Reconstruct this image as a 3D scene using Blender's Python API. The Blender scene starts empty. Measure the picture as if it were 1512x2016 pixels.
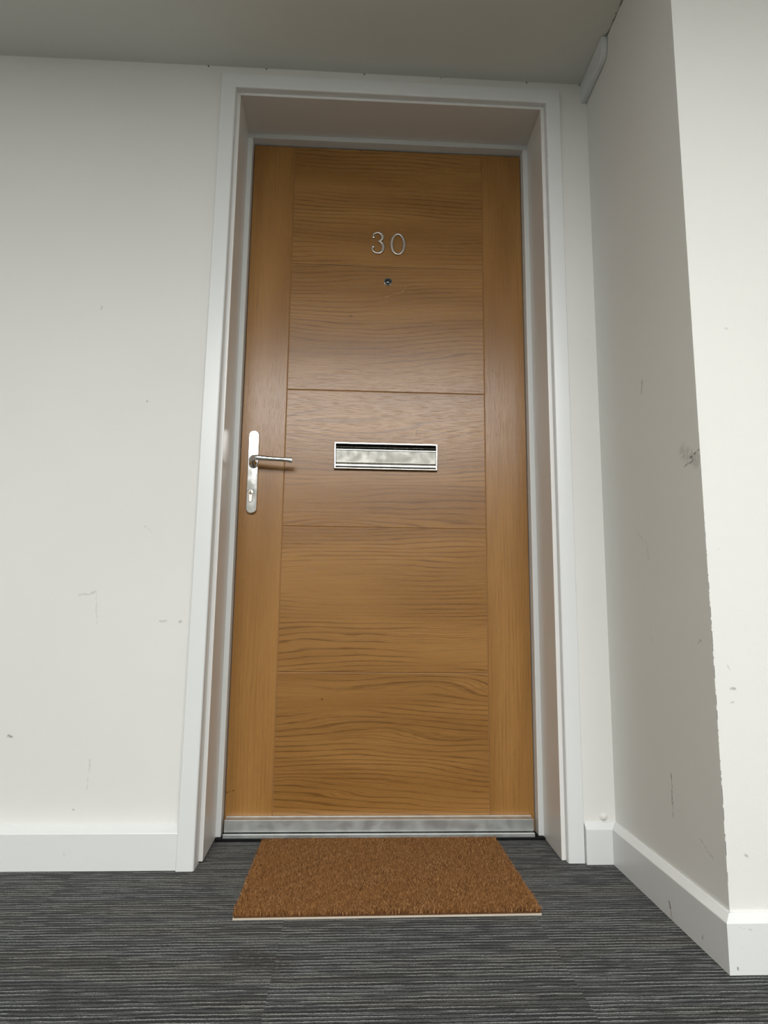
import bpy, bmesh, math, random
import numpy as np
from mathutils import Vector, Matrix

random.seed(7)
rng = np.random.default_rng(11)
S = bpy.context.scene
COL = S.collection

# ------------------------------------------------------------------ camera
cam_d = bpy.data.cameras.new('camera')
cam = bpy.data.objects.new('camera', cam_d)
COL.objects.link(cam)
pt, yw, rl = .15423, .04798, .01107
cp, sp, cy_, sy_, cr, sr = math.cos(pt), math.sin(pt), math.cos(yw), math.sin(yw), math.cos(rl), math.sin(rl)
F = Vector((sy_*cp, cy_*cp, sp))
r0 = Vector((cy_, -sy_, 0))
u0 = r0.cross(F)
RR = cr*r0 + sr*u0
UU = -sr*r0 + cr*u0
m = Matrix((RR, UU, -F)).transposed().to_4x4()
m.translation = Vector((.33319, -1.69407, .59318))
cam.matrix_world = m
cam_d.sensor_fit = 'HORIZONTAL'
cam_d.sensor_width = 36
cam_d.lens = 1296.558/1512*36
cam_d.clip_start = .02
S.camera = cam

# ------------------------------------------------------------------ view, world, lights
S.view_settings.view_transform = 'Standard'
S.view_settings.look = 'None'
S.view_settings.exposure = 0.0
S.view_settings.gamma = 1
S.view_settings.use_curve_mapping = False

w = bpy.data.worlds.new('world')
S.world = w
w.use_nodes = True
w.node_tree.nodes['Background'].inputs[0].default_value = (.80, .90, 1.0, 1)
w.node_tree.nodes['Background'].inputs[1].default_value = .6


def area(name, loc, rot, sx, sy, power, color, spread=math.pi):
    d = bpy.data.lights.new(name, 'AREA')
    d.shape = 'RECTANGLE'
    d.size, d.size_y = sx, sy
    d.energy = power
    d.color = color
    d.spread = spread
    o = bpy.data.objects.new(name, d)
    COL.objects.link(o)
    o.location = loc
    o.rotation_euler = rot
    return o


REAR = -4.2          # face of the corridor's outer wall
SOF = -2.0           # where the low lobby ceiling ends and the taller corridor begins
HI = 5.2
# daylight through the tall corridor window behind the camera
area('window_daylight', (.30, REAR-.05, 3.55), (math.radians(90), 0, 0), 3.16, 2.86, 335, (1.0, .992, .975))

# ------------------------------------------------------------------ geometry constants (metres)
LW = .852            # leaf width
D = .2075            # leaf face
YF = .1784           # stop/frame face
YL = .010            # lining front edge
ZT = 2.0607          # leaf top
ZC = 2.1436          # ceiling
W = .9964            # right return wall
YC = -.495           # near wall face
YWL, YWR = .000, .002   # wall faces left and right of the door
P = [ZT, 1.6588, 1.2551, .8428, .4306, .012]
G1, G2 = .130, .7259


# ------------------------------------------------------------------ node helpers
class NT:
    def __init__(self, name):
        self.m = bpy.data.materials.new(name)
        self.m.use_nodes = True
        self.t = self.m.node_tree
        self.b = self.t.nodes['Principled BSDF']

    def n(self, typ, **kw):
        nd = self.t.nodes.new(typ)
        for k, v in kw.items():
            setattr(nd, k, v)
        return nd

    def lk(self, a, b):
        self.t.links.new(a, b)

    def val(self, s, v):
        if hasattr(v, 'default_value') or isinstance(v, bpy.types.NodeSocket):
            self.lk(v, s)
        else:
            s.default_value = v

    def math(self, op, a, b=0.0, c=None, clamp=False):
        nd = self.n('ShaderNodeMath', operation=op, use_clamp=clamp)
        self.val(nd.inputs[0], a)
        self.val(nd.inputs[1], b)
        if c is not None:
            self.val(nd.inputs[2], c)
        return nd.outputs[0]

    def vmath(self, op, a, b=(0, 0, 0)):
        nd = self.n('ShaderNodeVectorMath', operation=op)
        self.val(nd.inputs[0], a)
        self.val(nd.inputs[1], b)
        return nd.outputs[1] if op in ('DOT_PRODUCT', 'LENGTH', 'DISTANCE') else nd.outputs[0]

    def scale(self, a, s):
        nd = self.n('ShaderNodeVectorMath', operation='SCALE')
        self.val(nd.inputs[0], a)
        self.val(nd.inputs[3], s)
        return nd.outputs[0]

    def noise(self, vec, scale, detail=3, rough=.5, dist=0.0, color=False):
        nd = self.n('ShaderNodeTexNoise')
        self.lk(vec, nd.inputs['Vector'])
        nd.inputs['Scale'].default_value = scale
        nd.inputs['Detail'].default_value = detail
        nd.inputs['Roughness'].default_value = rough
        nd.inputs['Distortion'].default_value = dist
        return nd.outputs['Color' if color else 'Fac']

    def ramp(self, v, a, b, lo=0.0, hi=1.0, smooth=True):
        nd = self.n('ShaderNodeMapRange')
        if smooth:
            nd.interpolation_type = 'SMOOTHSTEP'
        self.val(nd.inputs[0], v)
        nd.inputs[1].default_value = a
        nd.inputs[2].default_value = b
        nd.inputs[3].default_value = lo
        nd.inputs[4].default_value = hi
        return nd.outputs[0]

    def mix(self, f, a, b, mode='MIX'):
        nd = self.n('ShaderNodeMix', data_type='RGBA', blend_type=mode)
        self.val(nd.inputs[0], f)
        for s, v in ((nd.inputs[6], a), (nd.inputs[7], b)):
            if isinstance(v, tuple):
                s.default_value = (*v[:3], 1)
            else:
                self.lk(v, s)
        return nd.outputs[2]

    def co(self):
        return self.n('ShaderNodeTexCoord').outputs['Object']

    def bump(self, h, strength, dist, normal=None):
        nd = self.n('ShaderNodeBump')
        nd.inputs['Strength'].default_value = strength
        nd.inputs['Distance'].default_value = dist
        self.lk(h, nd.inputs['Height'])
        if normal is not None:
            self.lk(normal, nd.inputs['Normal'])
        return nd.outputs[0]

    def set(self, **kw):
        for k, v in kw.items():
            s = self.b.inputs[k]
            if isinstance(v, tuple):
                s.default_value = (*v[:3], 1)
            else:
                self.val(s, v)
        return self


def marks(t, co, col, segs):
    """stains with a shape of their own: each is a worn segment (a, b, width, strength, colour)"""
    wob = t.scale(t.vmath('SUBTRACT', t.noise(co, 60, 3, color=True), (.5, .5, .5)), .012)
    pc = t.vmath('ADD', co, wob)
    brk = t.noise(co, 120, 3)
    for a, b, wd, st, c in segs:
        a, b = Vector(a), Vector(b)
        ba = b-a
        pa = t.vmath('SUBTRACT', pc, tuple(a))
        h = t.math('MULTIPLY', t.vmath('DOT_PRODUCT', pa, tuple(ba)), 1/max(ba.length_squared, 1e-9), clamp=True)
        nd = t.n('ShaderNodeVectorMath', operation='SCALE')
        nd.inputs[0].default_value = tuple(ba)
        t.lk(h, nd.inputs[3])
        d = t.vmath('LENGTH', t.vmath('SUBTRACT', pa, nd.outputs[0]))
        mk = t.ramp(d, wd*.25, wd, 1, 0)
        mk = t.math('MULTIPLY', mk, t.ramp(brk, .36, .56, .15, 1))
        col = t.mix(t.math('MULTIPLY', mk, st), col, c)
    return col


def paint(name, base, rough, segs=(), bump=.12, bscale=900, var=.03, spec=.35):
    t = NT(name)
    co = t.co()
    n1 = t.noise(co, 1.7, 3)
    col = t.mix(t.ramp(n1, .3, .7), tuple(c*(1-var) for c in base), base)
    if segs:
        col = marks(t, co, col, segs)
    t.set(**{'Base Color': col, 'Roughness': rough, 'Specular IOR Level': spec})
    h = t.math('ADD', t.noise(co, bscale, 2), t.math('MULTIPLY', t.noise(co, bscale/9, 3), 1.2))
    t.lk(t.bump(h, bump, .0008), t.b.inputs['Normal'])
    return t


def wood(name, seed, vertical=False, dark=1.0, cath=1.0, lines=70.0, segs=()):
    t = NT(name)
    co = t.co()
    mp = t.n('ShaderNodeMapping')
    t.lk(co, mp.inputs[0])
    if vertical:
        mp.inputs['Rotation'].default_value = (0, math.radians(90), 0)
    mp.inputs['Location'].default_value = (seed*3.17, seed*1.31, seed*2.73)
    v = mp.outputs[0]                                # grain runs along x, figure across z

    def st(sx, sz):
        return t.vmath('MULTIPLY', v, (sx, 1.0, sz))
    # slow figure that bends the growth lines into long cathedrals
    fig = t.noise(st(.9 if vertical else 1.5, 5.5), 1.0, 1.5, .45)
    fig2 = t.noise(st(1.5 if vertical else 2.6, 26), 1.0, 2.5, .5)
    fig3 = t.noise(st(10, 90), 1.0, 2.0, .5)
    sep = t.n('ShaderNodeSeparateXYZ')
    t.lk(v, sep.inputs[0])
    amp = (.035 if vertical else .17)*cath
    g = t.math('ADD', sep.outputs[2], t.math('MULTIPLY', fig, amp))
    g = t.math('ADD', g, t.math('MULTIPLY', fig2, .022*cath+.006))
    g = t.math('ADD', g, t.math('MULTIPLY', fig3, .0030))
    s = t.math('SINE', t.math('MULTIPLY', g, lines*2*math.pi))
    s = t.math('MULTIPLY_ADD', s, .5, .5)
    line = t.math('POWER', s, 7.0)                   # thin late-wood line
    fade = t.ramp(t.noise(st(2.2, 9), 1.0, 2, .5), .34, .56, .15, 1.0)
    brk = t.ramp(t.noise(st(8, 170), 1.0, 3, .6), .30, .60, .35, 1.0)
    line = t.math('MULTIPLY', line, t.math('MULTIPLY', fade, brk))
    s2 = t.math('POWER', t.math('MULTIPLY_ADD', t.math('SINE', t.math('MULTIPLY', g, lines*3.3*2*math.pi)), .5, .5), 3.0)
    s2 = t.math('MULTIPLY', s2, t.math('MULTIPLY', t.ramp(t.noise(st(1.6, 14), 1.0, 2, .5), .40, .62), brk))
    pores = t.ramp(t.noise(st(26, 900), 1.0, 3, .65), .50, .70)
    pores2 = t.ramp(t.noise(st(9, 330), 1.0, 3, .6), .46, .68)
    broad = t.ramp(t.noise(st(1.1, 10), 1.0, 3, .5), .3, .7)
    A = tuple(c*dark for c in (.410, .207, .060))
    B = tuple(c*dark for c in (.305, .142, .035))
    L = tuple(c*dark for c in (.125, .052, .012))
    col = t.mix(broad, A, B)
    col = t.mix(t.math('MULTIPLY', pores2, .30), col, tuple(c*.8 for c in B))
    col = t.mix(t.math('MULTIPLY', pores, .34), col, L)
    col = t.mix(t.math('MULTIPLY', s2, .14 if vertical else .42), col, L)
    col = t.mix(t.math('MULTIPLY', line, .24 if vertical else .74), col, L)
    if segs:
        col = marks(t, co, col, segs)
    t.set(**{'Base Color': col, 'Specular IOR Level': .46})
    t.set(Roughness=t.math('MULTIPLY_ADD', pores, .14, .25))
    h = t.math('ADD', t.math('MULTIPLY', pores, -1.0), t.math('MULTIPLY', line, -.25))
    t.lk(t.bump(h, .10, .0004), t.b.inputs['Normal'])
    return t.m


def metal(name, col, rough, scr=0.0, sdir=(6, 1, 300), metallic=1.0):
    t = NT(name)
    co = t.co()
    v = t.vmath('MULTIPLY', co, sdir)
    n = t.noise(v, 1, 3, .6)
    n2 = t.noise(co, 35, 3)
    c = t.mix(t.ramp(n2, .3, .7), tuple(x*.9 for x in col), col)
    t.set(**{'Base Color': c, 'Metallic': metallic})
    t.set(Roughness=t.math('MULTIPLY_ADD', t.ramp(n2, .3, .75), .10, rough))
    if scr:
        t.lk(t.bump(n, scr, .0003), t.b.inputs['Normal'])
    return t.m


def plain(name, col, rough, spec=.4):
    t = NT(name)
    n = t.noise(t.co(), 80, 3)
    c = t.mix(n, tuple(x*.85 for x in col), col)
    t.set(**{'Base Color': c, 'Roughness': rough, 'Specular IOR Level': spec})
    return t.m


# ------------------------------------------------------------------ materials
GR = (.22, .22, .19)
DK = (.06, .055, .05)
WALL = (.80, .80, .765)
SATIN = (.79, .808, .802)
yl, yr, yn = YWL, YWR, YC
M = {}
M['wall_back'] = paint('back wall matt emulsion', WALL, .62, [
    ((-.345, yl, .632), (-.305, yl, .640), .004, .30, GR),
    ((-.305, yl, .640), (-.297, yl, .560), .003, .20, GR),
    ((-.485, yl, .293), (-.478, yl, .291), .006, .70, GR),
    ((-.140, yl, .572), (-.128, yl, .570), .004, .45, GR),
    ((-.095, yl, .569), (-.090, yl, .568), .005, .50, GR),
    ((-.350, yl, 1.39), (-.347, yl, 1.40), .004, .45, GR),
    ((-.212, yl, 1.14), (-.210, yl, 1.137), .004, .40, GR),
    ((-.288, yl, .24), (-.292, yl, .17), .003, .22, GR),
    ((-.195, yl, .81), (-.18, yl, .795), .003, .20, GR),
    ((-.320, yl, .128), (-.318, yl, .126), .004, .5, GR),
]).m
M['wall_right'] = paint('return wall matt emulsion', WALL, .62, [
    ((W, -.2655, 1.137), (W, -.259, 1.105), .004, .55, GR),
    ((W, -.43, .925), (W, -.478, .895), .022, .30, GR),
    ((W, -.455, .903), (W, -.490, .914), .003, .75, DK),
    ((W, -.432, .894), (W, -.468, .899), .0035, .60, DK),
    ((W, -.205, .790), (W, -.230, .765), .003, .30, (.40, .27, .22)),
    ((W, -.245, .765), (W, -.254, .72), .003, .25, (.42, .28, .24)),
    ((W, -.246, .57), (W, -.2465, .54), .002, .35, GR),
    ((W, -.305, .275), (W, -.3045, .19), .0028, .75, DK),
    ((W, -.405, .185), (W, -.45, .163), .003, .28, GR),
    ((W, -.455, .55), (W, -.44, .545), .004, .45, GR),
]).m


def near_wall_mat():
    segs = [
        ((1.063, yn, 1.163), (1.067, yn, 1.161), .004, .5, GR),
        ((1.026, yn, .467), (1.034, yn, .466), .004, .6, GR),
        ((1.018, yn, .440), (1.028, yn, .443), .0025, .45, GR),
        ((1.021, yn, .508), (1.026, yn, .500), .0025, .35, GR),
        ((1.0335, yn, .182), (1.0345, yn, .181), .004, .5, GR),
        ((1.018, yn, .72), (1.019, yn, .72), .003, .4, GR)]
    t = paint('near wall matt emulsion', WALL, .62, segs)
    # chipped, dirty arris along the outer corner
    co = t.co()
    sep = t.n('ShaderNodeSeparateXYZ')
    t.lk(co, sep.inputs[0])
    edge = t.ramp(t.math('SUBTRACT', sep.outputs[0], W), .0004, .0015, 1, 0)
    zz = t.math('MULTIPLY', t.ramp(sep.outputs[2], .10, .18), t.ramp(sep.outputs[2], .62, .86, 1, 0))
    nn = t.noise(t.vmath('MULTIPLY', co, (1, 1, 1)), 38, 4, .7)
    chip = t.math('MULTIPLY', t.math('MULTIPLY', edge, zz), t.ramp(nn, .49, .53))
    old = t.b.inputs['Base Color'].links[0].from_socket
    t.lk(t.mix(chip, old, (.035, .035, .03)), t.b.inputs['Base Color'])
    return t.m


M['wall_near'] = near_wall_mat()
M['wall'] = paint('corridor wall emulsion', WALL, .62).m
M['rear'] = paint('grey corridor paint', (.42, .42, .40), .7).m
M['ceiling'] = paint('ceiling emulsion', (.74, .74, .69), .75, [
    ((W-.001, .01, ZC), (W-.001, -.6, ZC), .004, .75, DK),
    ((.90, .01, ZC), (W, .01, ZC), .006, .30, GR),
], bump=.08).m
M['satin'] = paint('white satin paint', SATIN, .33, bump=.05, bscale=300, spec=.5, var=.02).m
M['lining'] = paint('off-white satin paint', (.80, .79, .765), .30, bump=.04, bscale=300, spec=.5, var=.03).m
M['base_left'] = paint('white satin paint scuffed', SATIN, .35, [
    ((-.325, -.03, .055), (-.318, -.03, .032), .0035, .5, GR),
    ((-.50, -.03, .060), (-.49, -.03, .058), .003, .3, GR)], bump=.05, bscale=300, spec=.5, var=.02).m
M['base_right'] = paint('white satin paint stained', SATIN, .35, [
    ((.9806, -.302, .030), (.9806, -.303, .020), .0045, .95, (.16, .11, .06)),
    ((.9806, -.306, .016), (.9806, -.309, .004), .004, .5, (.30, .24, .17)),
    ((.9806, -.428, .024), (.9806, -.427, .020), .003, .7, GR)], bump=.05, bscale=300, spec=.5, var=.02).m
M['base_near'] = paint('white satin paint marked', SATIN, .35, [
    ((1.005, -.513, .073), (1.030, -.513, .069), .002, .5, GR),
    ((1.030, -.513, .062), (1.033, -.513, .061), .0025, .7, GR),
    ((1.003, -.513, .042), (1.004, -.513, .041), .003, .7, GR),
    ((.994, -.513, .012), (.9945, -.513, .008), .003, .8, GR)], bump=.05, bscale=300, spec=.5, var=.02).m
M['plastic'] = paint('white plastic', (.72, .74, .75), .40, bump=.02, bscale=200, spec=.5).m
M['chrome'] = metal('polished chrome', (.80, .80, .80), .05, .03)
M['satin_steel'] = metal('satin steel', (.56, .51, .46), .28, .10)
M['anod'] = metal('satin anodised aluminium', (.58, .57, .53), .20, .12)
M['alu'] = metal('mill aluminium', (.66, .68, .67), .48, .15, (3, 60, 500))
M['brass'] = metal('pale brass lock face', (.78, .74, .62), .25, .05)
M['black'] = plain('matt black', (.006, .006, .006), .7, .2)
M['slot'] = plain('dark gap', (.008, .007, .006), .8, .1)
M['groove'] = plain('sanded oak groove', (.42, .22, .08), .6)
M['glass'] = NT('dark lens glass').set(**{'Base Color': (.02, .025, .03), 'Roughness': .05, 'Coat Weight': 1.0}).m
M['nail'] = plain('dark metal', (.05, .05, .045), .6)

KN = (.060, .026, .008)
SC = (.58, .36, .15)
stile_mat = [wood('oak stile', 1.3, True, 1.0, 1.0, 95, [
                 ((.0038, D, .1112), (.0241, D, .1151), .0028, .75, KN), ((.0845, D, .2045), (.0855, D, .2055), .0018, .8, SC)]),
             wood('oak stile hinge side', 4.1, True, .97, 1.0, 95, [((.7519, D, 1.329), (.7519, D, 1.334), .0045, .55, KN)])]
panel_mat = [wood('oak panel one', 2.2, False, .97, .45, 75, [((.3209, D, 2.0548), (.3452, D, 2.0538), .003, .6, KN)]),
             wood('oak panel two', 5.7, False, .96, .8, 70, [
                 ((.312, D, 1.4945), (.319, D, 1.4938), .0045, .8, KN),
                 ((.4389, D, 1.5695), (.4704, D, 1.5760), .0018, .55, SC), ((.4704, D, 1.5760), (.4870, D, 1.5990), .0018, .6, SC),
                 ((.4156, D, 1.5600), (.4389, D, 1.5660), .0018, .45, SC)]),
             wood('oak panel three', 8.4, False, 1.0, 1.0, 66, [((.5191, D, 1.140), (.5192, D, 1.120), .0045, .45, KN)]),
             wood('oak panel four', 11.9, False, 1.0, .8, 70, [((.3404, D, .5304), (.3647, D, .5400), .0018, .5, KN)]),
             wood('oak panel five', 15.2, False, .98, .85, 70, [((.2544, D, .3583), (.2601, D, .3556), .0028, .7, KN)])]


def carpet_mat():
    t = NT('striped loop pile carpet')
    co = t.co()
    sep = t.n('ShaderNodeSeparateXYZ')
    t.lk(co, sep.inputs[0])
    x, y = sep.outputs[0], sep.outputs[1]
    # half-metre tiles, each with its own run of stripes
    tx = t.math('FLOOR', t.math('DIVIDE', t.math('SUBTRACT', x, .213), .5))
    ty = t.math('FLOOR', t.math('DIVIDE', t.math('SUBTRACT', y, .23), .5))
    tid = t.math('ADD', t.math('MULTIPLY', tx, 7.31), t.math('MULTIPLY', ty, 3.77))
    # the rows wander a little
    wob = t.math('MULTIPLY', t.math('SUBTRACT', t.noise(co, 14, 3, .6), .5), .0060)
    fz = t.math('MULTIPLY', t.math('SUBTRACT', t.noise(co, 260, 2, .6), .5), .0022)
    yy = t.math('ADD', t.math('ADD', y, wob), fz)
    comb = t.n('ShaderNodeCombineXYZ')
    t.lk(x, comb.inputs[0])
    t.lk(yy, comb.inputs[1])
    t.lk(tid, comb.inputs[2])
    v = comb.outputs[0]
    # tufted ribs about a centimetre apart: yarn stripes, with gap shade and top-lit crests painted into the colour
    ph = t.math('DIVIDE', t.math('ADD', yy, t.math('MULTIPLY', tid, .37)), .0102)
    rid = t.math('FLOOR', ph)
    fr = t.math('FRACT', ph)
    cb = t.n('ShaderNodeCombineXYZ')
    t.lk(x, cb.inputs[0])
    t.lk(t.math('MULTIPLY', rid, 3.71), cb.inputs[1])
    t.lk(tid, cb.inputs[2])
    rv = cb.outputs[0]
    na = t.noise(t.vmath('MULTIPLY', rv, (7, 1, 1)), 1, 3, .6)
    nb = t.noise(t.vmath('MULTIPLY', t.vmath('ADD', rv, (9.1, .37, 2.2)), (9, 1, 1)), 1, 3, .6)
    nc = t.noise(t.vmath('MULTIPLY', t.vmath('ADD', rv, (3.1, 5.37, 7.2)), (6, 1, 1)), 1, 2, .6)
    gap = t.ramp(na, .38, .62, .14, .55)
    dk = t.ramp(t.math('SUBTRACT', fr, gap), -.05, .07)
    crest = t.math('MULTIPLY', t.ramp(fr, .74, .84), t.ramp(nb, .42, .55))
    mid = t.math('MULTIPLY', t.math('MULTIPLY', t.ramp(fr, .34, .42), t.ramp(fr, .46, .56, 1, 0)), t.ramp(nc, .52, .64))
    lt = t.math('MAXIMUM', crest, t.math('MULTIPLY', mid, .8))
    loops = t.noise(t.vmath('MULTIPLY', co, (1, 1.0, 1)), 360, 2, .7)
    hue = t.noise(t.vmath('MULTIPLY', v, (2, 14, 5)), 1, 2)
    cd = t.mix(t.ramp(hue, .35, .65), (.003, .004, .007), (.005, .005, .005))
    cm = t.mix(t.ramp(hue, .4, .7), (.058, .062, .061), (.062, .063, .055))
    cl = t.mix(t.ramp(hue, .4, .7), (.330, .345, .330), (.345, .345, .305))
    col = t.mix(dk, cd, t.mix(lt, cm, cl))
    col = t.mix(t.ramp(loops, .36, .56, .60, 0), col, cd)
    row = t.math('ADD', dk, lt)
    tone = dk
    col = marks(t, co, col, [((.16, -.43, 0), (.215, -.455, 0), .05, .75, (.018, .013, .008))])
    t.set(**{'Base Color': col, 'Roughness': .95, 'Specular IOR Level': .1, 'Sheen Weight': .12, 'Sheen Roughness': .5})
    h = t.math('ADD', t.math('MULTIPLY', row, .5), t.math('MULTIPLY', loops, 1.1))
    h = t.math('ADD', h, t.math('MULTIPLY', tone, .6))
    t.lk(t.bump(h, .9, .003), t.b.inputs['Normal'])
    return t.m


def coir_mat():
    t = NT('coir fibre')
    rnd = t.n('ShaderNodeNewGeometry').outputs['Random Per Island']
    cr_ = t.n('ShaderNodeValToRGB')
    t.lk(rnd, cr_.inputs[0])
    e = cr_.color_ramp.elements
    e[0].position = 0
    e[0].color = (.11, .044, .013, 1)
    e[1].position = 1
    e[1].color = (.66, .38, .16, 1)
    k = e.new(.45)
    k.color = (.26, .118, .038, 1)
    k = e.new(.85)
    k.color = (.42, .205, .076, 1)
    big = t.noise(t.co(), 9, 3)
    col = t.mix(t.ramp(big, .3, .7), cr_.outputs[0], (.32, .142, .042))
    col = t.mix(.5, cr_.outputs[0], col)
    t.set(**{'Base Color': col, 'Roughness': .7, 'Specular IOR Level': .25})
    return t.m


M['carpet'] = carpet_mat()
M['coir'] = coir_mat()
M['mat_back'] = plain('pale vinyl mat backing', (.66, .58, .48), .6)
M['mat_under'] = plain('coir base', (.10, .04, .012), .9)


# ------------------------------------------------------------------ mesh helpers
def link(name, bm, mat, parent=None, smooth=False, bevel=0.0, seg=2, autos=None):
    bmesh.ops.recalc_face_normals(bm, faces=bm.faces[:])
    me = bpy.data.meshes.new(name)
    bm.to_mesh(me)
    bm.free()
    o = bpy.data.objects.new(name, me)
    COL.objects.link(o)
    if mat:
        me.materials.append(mat)
    if smooth:
        for p in me.polygons:
            p.use_smooth = True
    if bevel:
        b = o.modifiers.new('bevel', 'BEVEL')
        b.width = bevel
        b.segments = seg
        b.limit_method = 'ANGLE'
        b.angle_limit = math.radians(35)
        b.harden_normals = False
        for p in me.polygons:
            p.use_smooth = True
        wn = o.modifiers.new('wn', 'WEIGHTED_NORMAL')
        wn.keep_sharp = True
    if autos:
        me.set_sharp_from_angle(angle=math.radians(autos))
    if parent:
        o.parent = parent
    return o


def box(bm, x0, x1, y0, y1, z0, z1):
    vs = [bm.verts.new((x, y, z)) for x in (x0, x1) for y in (y0, y1) for z in (z0, z1)]
    for f in ((0, 1, 3, 2), (4, 6, 7, 5), (0, 4, 5, 1), (2, 3, 7, 6), (0, 2, 6, 4), (1, 5, 7, 3)):
        bm.faces.new([vs[i] for i in f])
    return vs


def boxo(name, dims, mat, parent=None, bevel=0.0, seg=2):
    bm = bmesh.new()
    box(bm, *dims)
    return link(name, bm, mat, parent, bevel=bevel, seg=seg)


def prism(bm, poly, axis, a, b):
    """extrude a closed polygon of 2-D points along an axis from a to b (a/b may be callables of the point)"""
    def mk(p, t):
        t = t(p) if callable(t) else t
        return {0: (t, p[0], p[1]), 1: (p[0], t, p[1]), 2: (p[0], p[1], t)}[axis]
    A = [bm.verts.new(mk(p, a)) for p in poly]
    B = [bm.verts.new(mk(p, b)) for p in poly]
    n = len(poly)
    bm.faces.new(A)
    bm.faces.new(B[::-1])
    for i in range(n):
        j = (i+1) % n
        bm.faces.new((A[i], B[i], B[j], A[j]))


def prismo(name, poly, axis, a, b, mat, parent=None, bevel=0.0, seg=2):
    bm = bmesh.new()
    prism(bm, poly, axis, a, b)
    return link(name, bm, mat, parent, bevel=bevel, seg=seg)


def sweep(bm, pts, sizes, up=Vector((0, 0, 1)), n=20, power=2.0, closed=False):
    """loft superellipse sections; sizes = (half size across, half size along up)"""
    pts = [Vector(p) for p in pts]
    k = len(pts)
    rings = []
    for i, p in enumerate(pts):
        if closed:
            tg = pts[(i+1) % k]-pts[i-1]
        else:
            tg = pts[min(i+1, k-1)]-pts[max(i-1, 0)]
        tg.normalize()
        side = tg.cross(up).normalized()
        u = side.cross(tg).normalized()
        a, b = sizes[i]
        ring = []
        for j in range(n):
            th = 2*math.pi*j/n
            c, s = math.cos(th), math.sin(th)
            cc = math.copysign(abs(c)**(2/power), c)
            ss = math.copysign(abs(s)**(2/power), s)
            ring.append(bm.verts.new(p+side*a*cc+u*b*ss))
        rings.append(ring)
    for i in range(k if closed else k-1):
        r, q = rings[i], rings[(i+1) % k]
        for j in range(n):
            bm.faces.new((r[j], r[(j+1) % n], q[(j+1) % n], q[j]))
    if not closed:
        bm.faces.new(rings[0][::-1])
        bm.faces.new(rings[-1])


def lathe(bm, prof, c, axis=Vector((0, -1, 0)), n=40):
    """profile of (radius, height along axis)"""
    z = axis.normalized()
    x = z.orthogonal().normalized()
    y = z.cross(x)
    rings = []
    for r, h in prof:
        rings.append([bm.verts.new(Vector(c)+z*h+(x*math.cos(2*math.pi*j/n)+y*math.sin(2*math.pi*j/n))*max(r, 1e-5)) for j in range(n)])
    for a, b in zip(rings, rings[1:]):
        for j in range(n):
            bm.faces.new((a[j], a[(j+1) % n], b[(j+1) % n], b[j]))
    bm.faces.new(rings[0])
    bm.faces.new(rings[-1][::-1])


def empty(name, loc):
    o = bpy.data.objects.new(name, None)
    COL.objects.link(o)
    o.location = loc
    o.empty_display_size = .05
    return o


def par(o, root):
    """parent while keeping the world-space mesh where it is"""
    o.parent = root
    o.matrix_parent_inverse = Matrix.Translation(-Vector(root.location))
    return o


def struct(o, label=None, cat=None):
    o['kind'] = 'structure'
    if label:
        o['label'] = label
    if cat:
        o['category'] = cat
    return o


# ------------------------------------------------------------------ shell
XL, XR = -3.0, 3.2
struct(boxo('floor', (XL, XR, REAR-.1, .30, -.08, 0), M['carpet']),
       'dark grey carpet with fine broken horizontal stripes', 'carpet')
struct(boxo('ceiling', (XL, XR, SOF, .30, ZC, ZC+.08), M['ceiling']),
       'plain grey-white ceiling over the door lobby', 'ceiling')
# wall that holds the door: left field, right field, and the head over the opening
OX0, OX1, OZ = -.030, .882, 2.085
bm = bmesh.new()
box(bm, XL, OX0, YWL, .30, 0, ZC)
vh = box(bm, OX0, OX1, 0, .30, OZ, ZC)
for v in vh:
    if v.co.y < .1:
        v.co.y = YWL if v.co.x < .4 else YWR
box(bm, OX1, W, YWR, .30, 0, ZC)
struct(link('wall_back', bm, M['wall_back']), 'off-white wall around the oak door', 'wall')
# return wall and the wall facing the camera at the right are one solid pier with a sharp corner
bm = bmesh.new()
vs = box(bm, W, W+.06, YC+.0004, .30, 0, ZC)
struct(link('wall_right', bm, M['wall_right']), 'shaded return wall to the right of the door', 'wall')
struct(boxo('wall_front', (W+.0002, XR, YC, YC+.06, 0, ZC), M['wall_near']),
       'bright wall facing the viewer at the right edge', 'wall')
struct(boxo('wall_left', (XL-.06, XL, REAR-.1, .3, 0, HI), M['wall']))
struct(boxo('wall_far', (XR, XR+.06, REAR-.1, .3, 0, HI), M['wall']))
struct(boxo('wall_upper', (XL, XR, SOF, SOF+.08, ZC+.08, HI), M['wall']))
struct(boxo('ceiling_upper', (XL, XR, REAR-.1, SOF+.08, HI, HI+.08), M['wall']))
# rear wall with the window behind the camera
wx0, wx1, wz0, wz1 = -1.3, 1.9, 2.09, 5.0
bm = bmesh.new()
box(bm, XL, wx0, REAR-.1, REAR, 0, HI)
box(bm, wx1, XR, REAR-.1, REAR, 0, HI)
box(bm, wx0, wx1, REAR-.1, REAR, 0, wz0)
box(bm, wx0, wx1, REAR-.1, REAR, wz1, HI)
struct(link('wall_rear', bm, M['rear']))
bm = bmesh.new()
for a, b in ((wx0, wx0+.05), (wx1-.05, wx1), (.52, .58)):
    box(bm, a, b, REAR-.03, REAR+.02, wz0, wz1)
box(bm, wx0+.05, .52, REAR-.03, REAR+.02, wz0, wz0+.05)
box(bm, .58, wx1-.05, REAR-.03, REAR+.02, wz0, wz0+.05)
box(bm, wx0+.05, .52, REAR-.03, REAR+.02, wz1-.05, wz1)
box(bm, .58, wx1-.05, REAR-.03, REAR+.02, wz1-.05, wz1)
struct(link('window_1', bm, M['satin']))

# ------------------------------------------------------------------ skirting
SK, CH = .0925, .081


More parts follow.
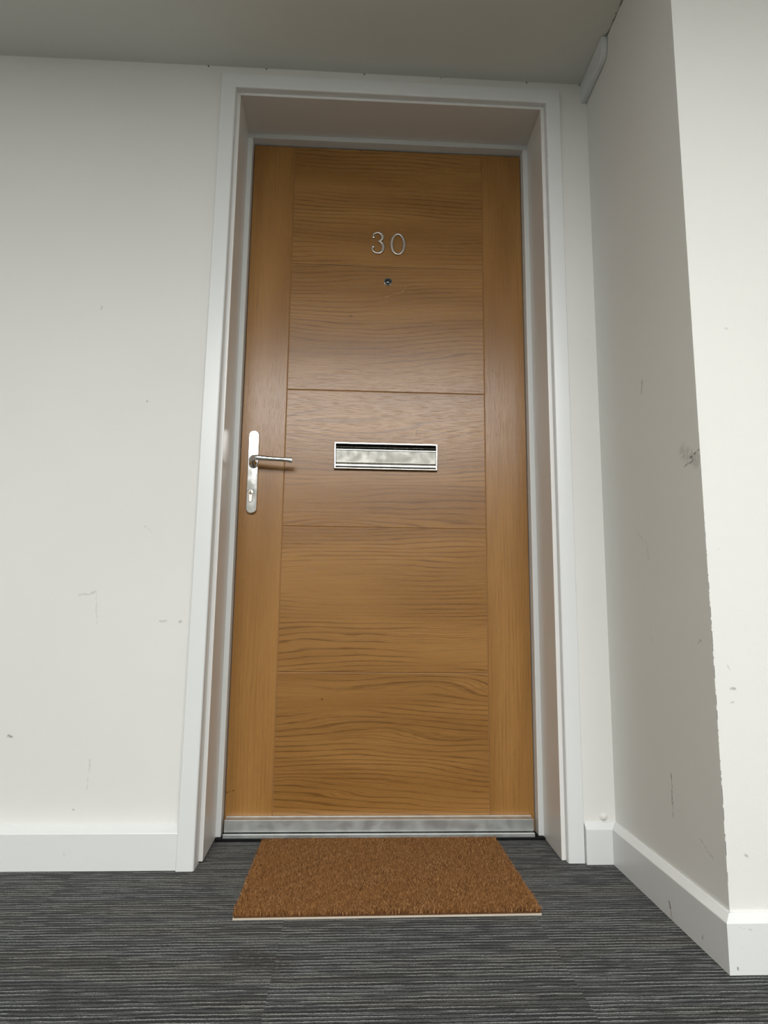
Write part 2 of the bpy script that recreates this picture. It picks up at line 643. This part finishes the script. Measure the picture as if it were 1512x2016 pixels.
def skirt_profile(face, wall, d):
    # d = +1 when the board stands proud towards negative coordinate
    return [(wall, 0), (face, 0), (face, CH-.001), (face+d*.0012, CH+.001), (wall-d*.006, SK-.001), (wall-d*.005, SK), (wall, SK)]


struct(prismo('baseboard_left', skirt_profile(-.0335, YWL, 1), 0, XL, -.0624, M['base_left']),
       'white skirting board left of the door', 'skirting board')
struct(prismo('baseboard_back', skirt_profile(-.0165, YWR, 1), 0, .9155, lambda p: .9806+(p[0]+.0165)*(-1)*0 if p[0] < -.016 else min(W, .9806+(p[0]+.0165)*.78), M['base_left']),
       'short white skirting piece between door trim and corner', 'skirting board')
bm = bmesh.new()
prism(bm, skirt_profile(.9806, W, 1), 1, lambda p: -.5119+(p[0]-.9806)*1.0, lambda p: -.0165+(p[0]-.9806)*1.3)
struct(link('baseboard_right', bm, M['base_right']), 'shaded white skirting board along the right return wall', 'skirting board')
bm = bmesh.new()
prism(bm, skirt_profile(-.5119, YC, 1), 0, lambda p: .9806+(p[0]+.5119)*.93, XR, )
struct(link('baseboard_front', bm, M['base_near']), 'bright white skirting board at the lower right', 'skirting board')

# ------------------------------------------------------------------ architrave (trim_1), one picture-frame moulding with mitred corners
def arch_leg(bm, xo, xi, y_face, y_face1, y_wall, z0, zt_in, zt_out):
    s = 1 if xi > xo else -1
    R_ = .005
    prof = [(xo, y_wall), (xo, y_face+.0015), (xo+s*.0015, y_face)]
    for k in range(5):
        a = math.pi/2*k/4
        prof.append((xi-s*R_+s*R_*math.sin(a), y_face+R_-R_*math.cos(a)))
    prof.append((xi, y_wall))
    A = [bm.verts.new((x, y, z0)) for x, y in prof]
    B = [bm.verts.new((x, y if y == y_wall else y+y_face1-y_face, zt_out+(zt_in-zt_out)*abs(x-xo)/abs(xi-xo))) for x, y in prof]
    n = len(prof)
    bm.faces.new(A)
    bm.faces.new(B)
    for i in range(n):
        bm.faces.new((A[i], A[(i+1) % n], B[(i+1) % n], B[i]))
    return B


YAL0, YAL1, YAR0, YAR1 = -.040, -.012, -.007, -.009     # face depth at the foot and at the head
AXL0, AXL1, AXR0, AXR1 = -.0615, -.0200, .9140, .8725
ZAI, ZAO = 2.0700, 2.113
bm = bmesh.new()
BL = arch_leg(bm, AXL0, AXL1, YAL0, YAL1, .0135, 0, ZAI, ZAO)
BR = arch_leg(bm, AXR0, AXR1, YAR0, YAR1, .0135, 0, ZAI, ZAO)
n = len(BL)
HL = [bm.verts.new(v.co) for v in BL]
HR = [bm.verts.new(v.co) for v in BR]
for i in range(n):
    bm.faces.new((HL[i], HR[i], HR[(i+1) % n], HL[(i+1) % n]))
o = struct(link('trim_1', bm, M['satin']), 'white architrave around the door opening', 'door trim')
for p_ in o.data.polygons:
    p_.use_smooth = True
o.data.set_sharp_from_angle(angle=math.radians(28))

# ------------------------------------------------------------------ lining (trim_2): reveal boards with a square front edge
LX0, LX1 = -.0100, .8610
bm = bmesh.new()
y1 = YF+.06
def taper(bm, x0, x1, z0, z1, X0, X1, Z0, Z1):
    """board running from the front edge (lower case, at YL) back to y1 (upper case at YF, then straight)"""
    secs = [(YL, x0, x1, z0, z1), (YF, X0, X1, Z0, Z1), (y1, X0, X1, Z0, Z1)]
    rs = [[bm.verts.new((a, y, c)) for a, c in ((p, r), (q, r), (q, t), (p, t))] for y, p, q, r, t in secs]
    bm.faces.new(rs[0])
    bm.faces.new(rs[-1])
    for A, B in zip(rs, rs[1:]):
        for i in range(4):
            bm.faces.new((A[i], A[(i+1) % 4], B[(i+1) % 4], B[i]))


ZL0, ZL1 = 2.0625, 2.0752
taper(bm, LX0-.0115, LX0, .004, ZL0, LX0-.020, LX0-.0038, .004, ZL1)
taper(bm, LX1, LX1+.0115, .001, ZL0, LX1+.0055, LX1+.020, .001, ZL1)
taper(bm, LX0-.0115, LX1+.0115, ZL0, ZL0+.0095, LX0-.020, LX1+.020, ZL1, ZL1+.008)
struct(link('trim_2', bm, M['lining'], bevel=.0012), 'white painted door lining inside the opening', 'door lining')

# ------------------------------------------------------------------ door frame stop (trim_3)
bm = bmesh.new()
FW = .0135
box(bm, -FW-.006, 0, YF, D+.06, .005, ZT)
box(bm, LW, LW+.020, YF, D+.06, .0, ZT)
box(bm, -FW-.006, LW+.020, YF, D+.06, ZT, ZT+.020)
box(bm, -.10, LW+.1, D+.058, D+.07, 0, ZT+.1)
struct(link('trim_3', bm, M['satin'], bevel=.0015), 'narrow white frame bead bordering the oak door', 'door frame')

# threshold (trim_4): aluminium sill and a plain black strip below it
prof = [(.1655, .0065), (.1655, .0150), (.1668, .0163), (.1700, .0163), (.1705, .0145), (.215, .0145), (.215, .0065)]
t4 = struct(prismo('trim_4', prof, 0, .0070, .8385, M['alu'], bevel=.0004), 'aluminium threshold lip on the floor under the door', 'threshold')
boxo('sill_strip', (-.0115, .8645, .1590, .26, 0, .0064), M['black'], t4)

# ------------------------------------------------------------------ the door
door = struct(empty('door_1', (LW/2, D, 0)), 'oak front door numbered 30 with five horizontal panels', 'door')


def dp(o, label=None):
    if o.parent is None:
        par(o, door)
    if label:
        o['label'] = label
    return o


gap = .0035
dp(boxo('leaf_core', (.002, LW-.002, D+.0026, D+.044, .008, ZT-.003), M['groove']))
dp(boxo('stile', (.0028, G1-.0008, D, D+.03, .010, ZT-.0035), stile_mat[0], bevel=.0012), 'vertical-grained oak stile on the handle side')
dp(boxo('stile', (G2+.0008, LW-.0022, D, D+.03, .010, ZT-.0035), stile_mat[1], bevel=.0012), 'vertical-grained oak stile on the hinge side')
for i in range(5):
    zt = P[i]-(.0035 if i == 0 else .0011)
    zb = P[i+1]+.0011
    dp(boxo('panel', (G1+.0009, G2-.0009, D+.0003, D+.03, zb, zt), panel_mat[i], bevel=.0014),
       'horizontal-grained oak panel, %s' % ['topmost, above the numerals', 'with the spyhole', 'with the letter plate', 'second from the bottom', 'lowest, above the metal bar'][i])

# weather bar
wb = [(D, .0505), (D-.004, .0512), (D-.006, .0488), (D-.026, .0480), (D-.0285, .0488), (D-.0300, .0478), (D-.0300, .0185), (D-.0290, .0175), (D, .0175)]
bar = dp(prismo('weather_bar', wb, 0, .0078, .8388, M['alu'], bevel=.0004), 'aluminium weather bar')

# numerals
def n3(u, v):
    return (.3749+(u-413)*(.0453/282), D-.0020, 1.7736-(v-262)*(.0734/443))


def cat(pts, n=8):
    """Catmull-Rom through (x, y, z, width) tuples"""
    out = []
    for i in range(len(pts)-1):
        p0, p1, p2, p3 = (np.array(pts[max(i-1, 0)]), np.array(pts[i]), np.array(pts[i+1]), np.array(pts[min(i+2, len(pts)-1)]))
        for k in range(n):
            t = k/n
            out.append(.5*((2*p1)+(-p0+p2)*t+(2*p0-5*p1+4*p2-p3)*t*t+(-p0+3*p1-3*p2+p3)*t**3))
    out.append(np.array(pts[-1]))
    return out


def stroke(bm, pts, th=.0021):
    q = cat(pts)
    sweep(bm, [Vector(p[:3]) for p in q], [(p[3], th) for p in q], up=Vector((0, -1, 0)), n=14, power=3.2)


MM = .001
bm = bmesh.new()
up3 = [(462, 352, 2.5), (455, 330, 3.2), (470, 297, 3.0), (510, 276, 2.6), (560, 272, 2.9), (612, 297, 4.1), (632, 345, 4.6), (622, 395, 4.0), (588, 432, 2.8), (548, 443, 1.5)]
lo3 = [(548, 443, 1.5), (590, 452, 3.0), (632, 490, 4.2), (650, 550, 4.7), (638, 615, 4.3), (600, 665, 3.5), (545, 684, 3.0), (485, 668, 2.8), (445, 625, 3.0), (438, 580, 3.3), (452, 562, 2.6)]
for pl in (up3, lo3):
    stroke(bm, [(*n3(a, b), r*MM*1.14) for a, b, r in pl])
for a, b in ((462, 362), (456, 556)):
    lathe(bm, [(.0040, 0), (.0045, .0010), (.0043, .0036), (.0034, .0042)], (n3(a, b)[0], D, n3(a, b)[2]), n=24)
dp(link('numeral_three', bm, M['satin_steel'], smooth=True, autos=50), 'satin metal numeral 3')
bm = bmesh.new()
cx, cz = .4588, 1.7362
pts, szs = [], []
for k in range(56):
    a = 2*math.pi*k/56
    pts.append(Vector((cx+.0198*math.cos(a), D-.0020, cz+.0338*math.sin(a))))
    szs.append((.0047-.0013*abs(math.sin(a))**2, .0021))
sweep(bm, pts, szs, up=Vector((0, -1, 0)), n=14, power=3.2, closed=True)
dp(link('numeral_zero', bm, M['satin_steel'], smooth=True, autos=50), 'satin metal numeral 0')

# spyhole
bm = bmesh.new()
lathe(bm, [(.0135, 0), (.0135, .0018), (.0125, .0032), (.0108, .0040), (.0100, .0030), (.0098, .0010)], (.4290, D, 1.6093))
spy = dp(link('spyhole', bm, M['chrome'], smooth=True, autos=50), 'chrome door viewer')
bm = bmesh.new()
lathe(bm, [(.0100, .0008), (.0094, .0022), (.0078, .0036), (.0050, .0047), (.0020, .0052), (.00001, .0053)], (.4290, D, 1.6093))
link('lens', bm, M['glass'], spy, smooth=True)['label'] = 'dark glass lens'

# letter plate
lx0, lx1, lz0, lz1 = .2755, .5810, 1.0140, 1.0942
lp = dp(boxo('letter_plate', (lx0+.002, lx1-.002, D-.0030, D+.001, lz0+.002, lz1-.002), M['slot']), 'satin aluminium letter plate')
bm = bmesh.new()
r_ = .0052
outer = [(lx0, lz0), (lx1, lz0), (lx1, lz1), (lx0, lz1)]
inner = [(lx0+r_, lz0+.003), (lx1-r_, lz0+.003), (lx1-r_, lz1-.0062), (lx0+r_, lz1-.0062)]
vo = {}
for nm, poly, yy in (('ob', outer, D), ('of', outer, D-.0115), ('if', inner, D-.0115), ('ib', inner, D-.002)):
    vo[nm] = [bm.verts.new((x, yy, z)) for x, z in poly]
for a, b in (('ob', 'of'), ('of', 'if'), ('if', 'ib'), ('ib', 'ob')):
    for i in range(4):
        j = (i+1) % 4
        bm.faces.new((vo[a][i], vo[a][j], vo[b][j], vo[b][i]))
link('plate_frame', bm, M['anod'], lp, bevel=.0012)
# the flap: top lip, flat field, swelling lower ridge
fl = [(D-.002, 1.0745), (D-.0110, 1.0740), (D-.0118, 1.0725), (D-.0116, 1.0700), (D-.0106, 1.0690), (D-.0076, 1.0352),
      (D-.0080, 1.0342), (D-.0126, 1.0282), (D-.0134, 1.0268), (D-.0136, 1.0218), (D-.0128, 1.0192), (D-.0105, 1.0172), (D-.002, 1.0172)]
link_f = prismo('flap', fl, 0, lx0+r_+.0006, lx1-r_-.0006, M['anod'], lp, bevel=.0003)
prismo('draught_strip', [(D-.003, 1.0790), (D-.0068, 1.0790), (D-.0074, 1.0800), (D-.0068, 1.0812), (D-.003, 1.0812)], 0, lx0+r_+.001, lx1-r_-.001, M['anod'], lp)

# handle set
def stadium(cx, cz, hw, hh, n=14, k=1.0):
    pts = []
    for i in range(n+1):
        a = math.pi*i/n
        pts.append((cx+hw*math.cos(a), cz+(hh-hw*k)+hw*k*math.sin(a)))
    for i in range(n+1):
        a = math.pi+math.pi*i/n
        pts.append((cx+hw*math.cos(a), cz-(hh-hw*k)+hw*k*math.sin(a)))
    return pts


hx, hz = .0400, 1.0002
bm = bmesh.new()
sec = [(.0160, .1242, D), (.0160, .1242, D-.0055), (.0156, .1238, D-.0072), (.0146, .1228, D-.0086), (.0135, .1217, D-.0090)]
rings = [[bm.verts.new((x, yy, z)) for x, z in stadium(hx, hz, a, b)] for a, b, yy in sec]
for A, B in zip(rings, rings[1:]):
    for i in range(len(A)):
        bm.faces.new((A[i], A[(i+1) % len(A)], B[(i+1) % len(A)], B[i]))
bm.faces.new(rings[0])
bm.faces.new(rings[-1])
plate = dp(link('handle_plate', bm, M['chrome'], smooth=True, autos=9), 'long polished chrome handle backplate')
# lever: neck out of the plate, elbow, arm running to the right and a flattened tip
bm = bmesh.new()
zl = 1.0300
path = [(hx+.001, D-.008, zl-.0065, 10.5, 10.5), (hx+.001, D-.018, zl-.0060, 10.0, 10.0), (hx+.001, D-.026, zl-.0035, 9.8, 9.5), (hx+.002, D-.036, zl+.000, 9.2, 9.0),
        (hx+.007, D-.0455, zl+.002, 7.8, 8.6), (hx+.017, D-.0500, zl+.002, 5.8, 8.3), (hx+.032, D-.0510, zl+.001, 5.0, 7.4), (hx+.055, D-.0512, zl-.0005, 4.8, 6.8),
        (hx+.080, D-.0510, zl-.0015, 4.6, 6.4), (hx+.097, D-.0508, zl-.0022, 4.2, 6.4), (hx+.108, D-.0505, zl-.0028, 3.2, 7.2), (hx+.1155, D-.0500, zl-.003, 2.6, 7.6), (hx+.1175, D-.0500, zl-.003, 1.7, 6.6)]
q = cat([(x, y, z, a, b) for x, y, z, a, b in path], 6)
sweep(bm, [Vector(p[:3]) for p in q], [(p[3]*MM, p[4]*MM) for p in q], n=28, power=2.3)
link('lever', bm, M['chrome'], plate, smooth=True, autos=60).matrix_parent_inverse = Matrix()
bm = bmesh.new()
lathe(bm, [(.0130, .006), (.0130, .0105), (.0118, .0130), (.0100, .0140)], (hx+.001, D, zl-.0075))
link('rose', bm, M['chrome'], plate, smooth=True, autos=50)
# euro cylinder
cx, cz = .0370, .9386
bm = bmesh.new()
poly = []
R1, w2, zb = .0084, .0050, .9100
a0 = math.asin(w2/R1)
for k in range(29):
    a = -math.pi/2+a0+(2*math.pi-2*a0)*k/28
    poly.append((cx+R1*math.cos(a), cz+R1*math.sin(a)))
for k in range(1, 8):
    a = math.pi+math.pi*k/8
    poly.append((cx+w2*math.cos(a), zb+w2+w2*math.sin(a)-.0))
prism(bm, poly, 1, D-.0080, D-.0104)
cyl = link('lock_cylinder', bm, M['satin_steel'], plate, bevel=.0005)
bm = bmesh.new()
lathe(bm, [(.0066, 0), (.0066, .0009), (.0060, .0012)], (cx, D-.0104, cz), n=28)
plug = link('key_plug', bm, M['brass'], plate, smooth=True, autos=40)
bm = bmesh.new()
prism(bm, [(cx-.0011, cz-.0032), (cx+.0011, cz-.0032), (cx+.0011, cz+.0010), (cx+.0019, cz+.0024), (cx+.0012, cz+.0046), (cx-.0012, cz+.0046), (cx-.0019, cz+.0024), (cx-.0011, cz+.0010)], 1, D-.0104, D-.01175)
link('keyhole', bm, M['slot'], plate)['label'] = 'dark keyhole slot'
# recessed outline round the cylinder
bm = bmesh.new()
poly2 = [(cx+(x-cx)*1.16, (z-.925)*1.06+.925) for x, z in poly]
prism(bm, poly2, 1, D-.0080, D-.00915)
link('cylinder_surround', bm, M['nail'], plate)

# ------------------------------------------------------------------ doormat
mx0, mx1, my0, my1 = .1135, .7265, -.2905, .1430
mat_ = empty('doormat', ((mx0+mx1)/2, (my0+my1)/2, 0))
mat_['label'] = 'rectangular brown coir doormat with pale backing lying in front of the door'
mat_['category'] = 'doormat'
SKEW = .008          # the mat lies very slightly turned


def skew(x, y):
    return y+SKEW*(x-mx0)/(mx1-mx0)


def slab(z0, z1, inset, zfun=None):
    bm = bmesh.new()
    vs = box(bm, mx0+inset, mx1-inset, my0+inset, my1-inset, z0, z1)
    for v in vs:
        v.co.y = skew(v.co.x, v.co.y)
    return bm


par(link('backing', slab(.0004, .0038, 0), M['mat_back']), mat_)['label'] = 'pale vinyl backing edge'
par(link('pile_base', slab(.0038, .0075, .0015), M['mat_under']), mat_)
N = 150000
px = rng.uniform(mx0+.001, mx1-.001, N)
py = rng.uniform(my0+.001, my1-.001, N)
# softly uneven edge and nap
lean_x = .0008*np.sin(px*141+py*93)*np.sin(px*57-py*161+1.3)+rng.normal(0, .0030, N)
lean_y = .0008*np.sin(px*131-py*137+.7)+rng.normal(0, .0030, N)
hh = .0070+rng.uniform(0, .0035, N)+.0007*np.sin(px*53+1.0)*np.sin(py*47)
edge = np.minimum(np.minimum(px-mx0, mx1-px), np.minimum(py-my0, my1-py))
lean_x += np.where(px-mx0 < .004, -.0012, 0)+np.where(mx1-px < .004, .0012, 0)
ang = rng.uniform(0, math.pi, N)
wd = rng.uniform(.00045, .00085, N)
dx, dy = np.cos(ang)*wd, np.sin(ang)*wd
y0_ = py+SKEW*(px-mx0)/(mx1-mx0)
z0_ = np.full(N, .0060)
V = np.empty((N, 5, 3), dtype=np.float32)
V[:, 0] = np.stack([px-dx, y0_-dy, z0_], 1)
V[:, 1] = np.stack([px+dx, y0_+dy, z0_], 1)
mxk, myk = px+lean_x*.35, y0_+lean_y*.35
V[:, 2] = np.stack([mxk+dx*.8, myk+dy*.8, z0_+hh*.6], 1)
V[:, 3] = np.stack([mxk-dx*.8, myk-dy*.8, z0_+hh*.6], 1)
V[:, 4] = np.stack([px+lean_x, y0_+lean_y, z0_+hh], 1)
me = bpy.data.meshes.new('pile')
me.vertices.add(N*5)
me.vertices.foreach_set('co', V.ravel())
base = (np.arange(N)*5)[:, None]
loops = np.concatenate([base+np.array([0, 1, 2, 3]), base+np.array([3, 2, 4])], 1).ravel().astype(np.int32)
me.loops.add(N*7)
me.loops.foreach_set('vertex_index', loops)
me.polygons.add(N*2)
ls = np.stack([np.arange(N)*7, np.arange(N)*7+4], 1).ravel().astype(np.int32)
me.polygons.foreach_set('loop_start', ls)
me.polygons.foreach_set('loop_total', np.tile([4, 3], N).astype(np.int32))
me.update(calc_edges=True)
me.materials.append(M['coir'])
pile = bpy.data.objects.new('pile', me)
COL.objects.link(pile)
par(pile, mat_)
pile['kind'] = 'stuff'

# ------------------------------------------------------------------ plastic cover in the ceiling corner
bm = bmesh.new()
yA, yB, zA, zB = -.1655, .0035, 2.0815, ZC-.0006
rr = .030
poly = [(yB, zB), (yA, zB), (yA, zA+rr)]
for k in range(1, 9):
    a = math.pi+math.pi/2*k/8
    poly.append((yA+rr+rr*math.cos(a), zA+rr+rr*math.sin(a)))
poly += [(yB, zA)]
prism(bm, poly, 0, W-.0168, W-.0004)
bx = link('cable_cover', bm, M['plastic'], bevel=.0035, seg=3)
bx['label'] = 'white plastic cover box with rounded lower corner high up where return wall meets ceiling'
bx['category'] = 'cover box'

# painted-over cap just above the short skirting piece
bm = bmesh.new()
lathe(bm, [(.0100, 0), (.0098, .0018), (.0075, .0034), (.0052, .0040), (.0048, .0060), (.0030, .0072), (.0001, .0076)], (.9665, YWR+.0004, .1045), n=28)
cap = link('screw_cap', bm, M['wall'], smooth=True)
cap['label'] = 'small round painted-over cap on the wall just above the short skirting piece'
cap['category'] = 'cap'

# nail heads in the joint between ceiling and door wall
spots = [((-.1035, .0021), 'left of the door trim'), ((.0617, .0019), 'above the left end of the door'), ((.3430, .0021), 'above the middle of the door'),
         ((.5666, .0013), 'smallest of its row'), ((.8200, .0021), 'above the right door edge'), ((.9770, .0017), 'beside the plastic cover box')]
for (x, r_), where in spots:
    bm = bmesh.new()
    yw_ = YWL if x < OX0 else (YWR if x > OX1 else YWL+(YWR-YWL)*(x-OX0)/(OX1-OX0))
    lathe(bm, [(r_, -.0004), (r_, .0008), (r_*.6, .0014)], (x, yw_, ZC-.0024), n=12)
    nh = link('nail_head', bm, M['nail'], smooth=True)
    nh['label'] = 'tiny dark nail head where wall meets ceiling, ' + where
    nh['category'] = 'nail'
    nh['group'] = 'nail heads along the ceiling joint'
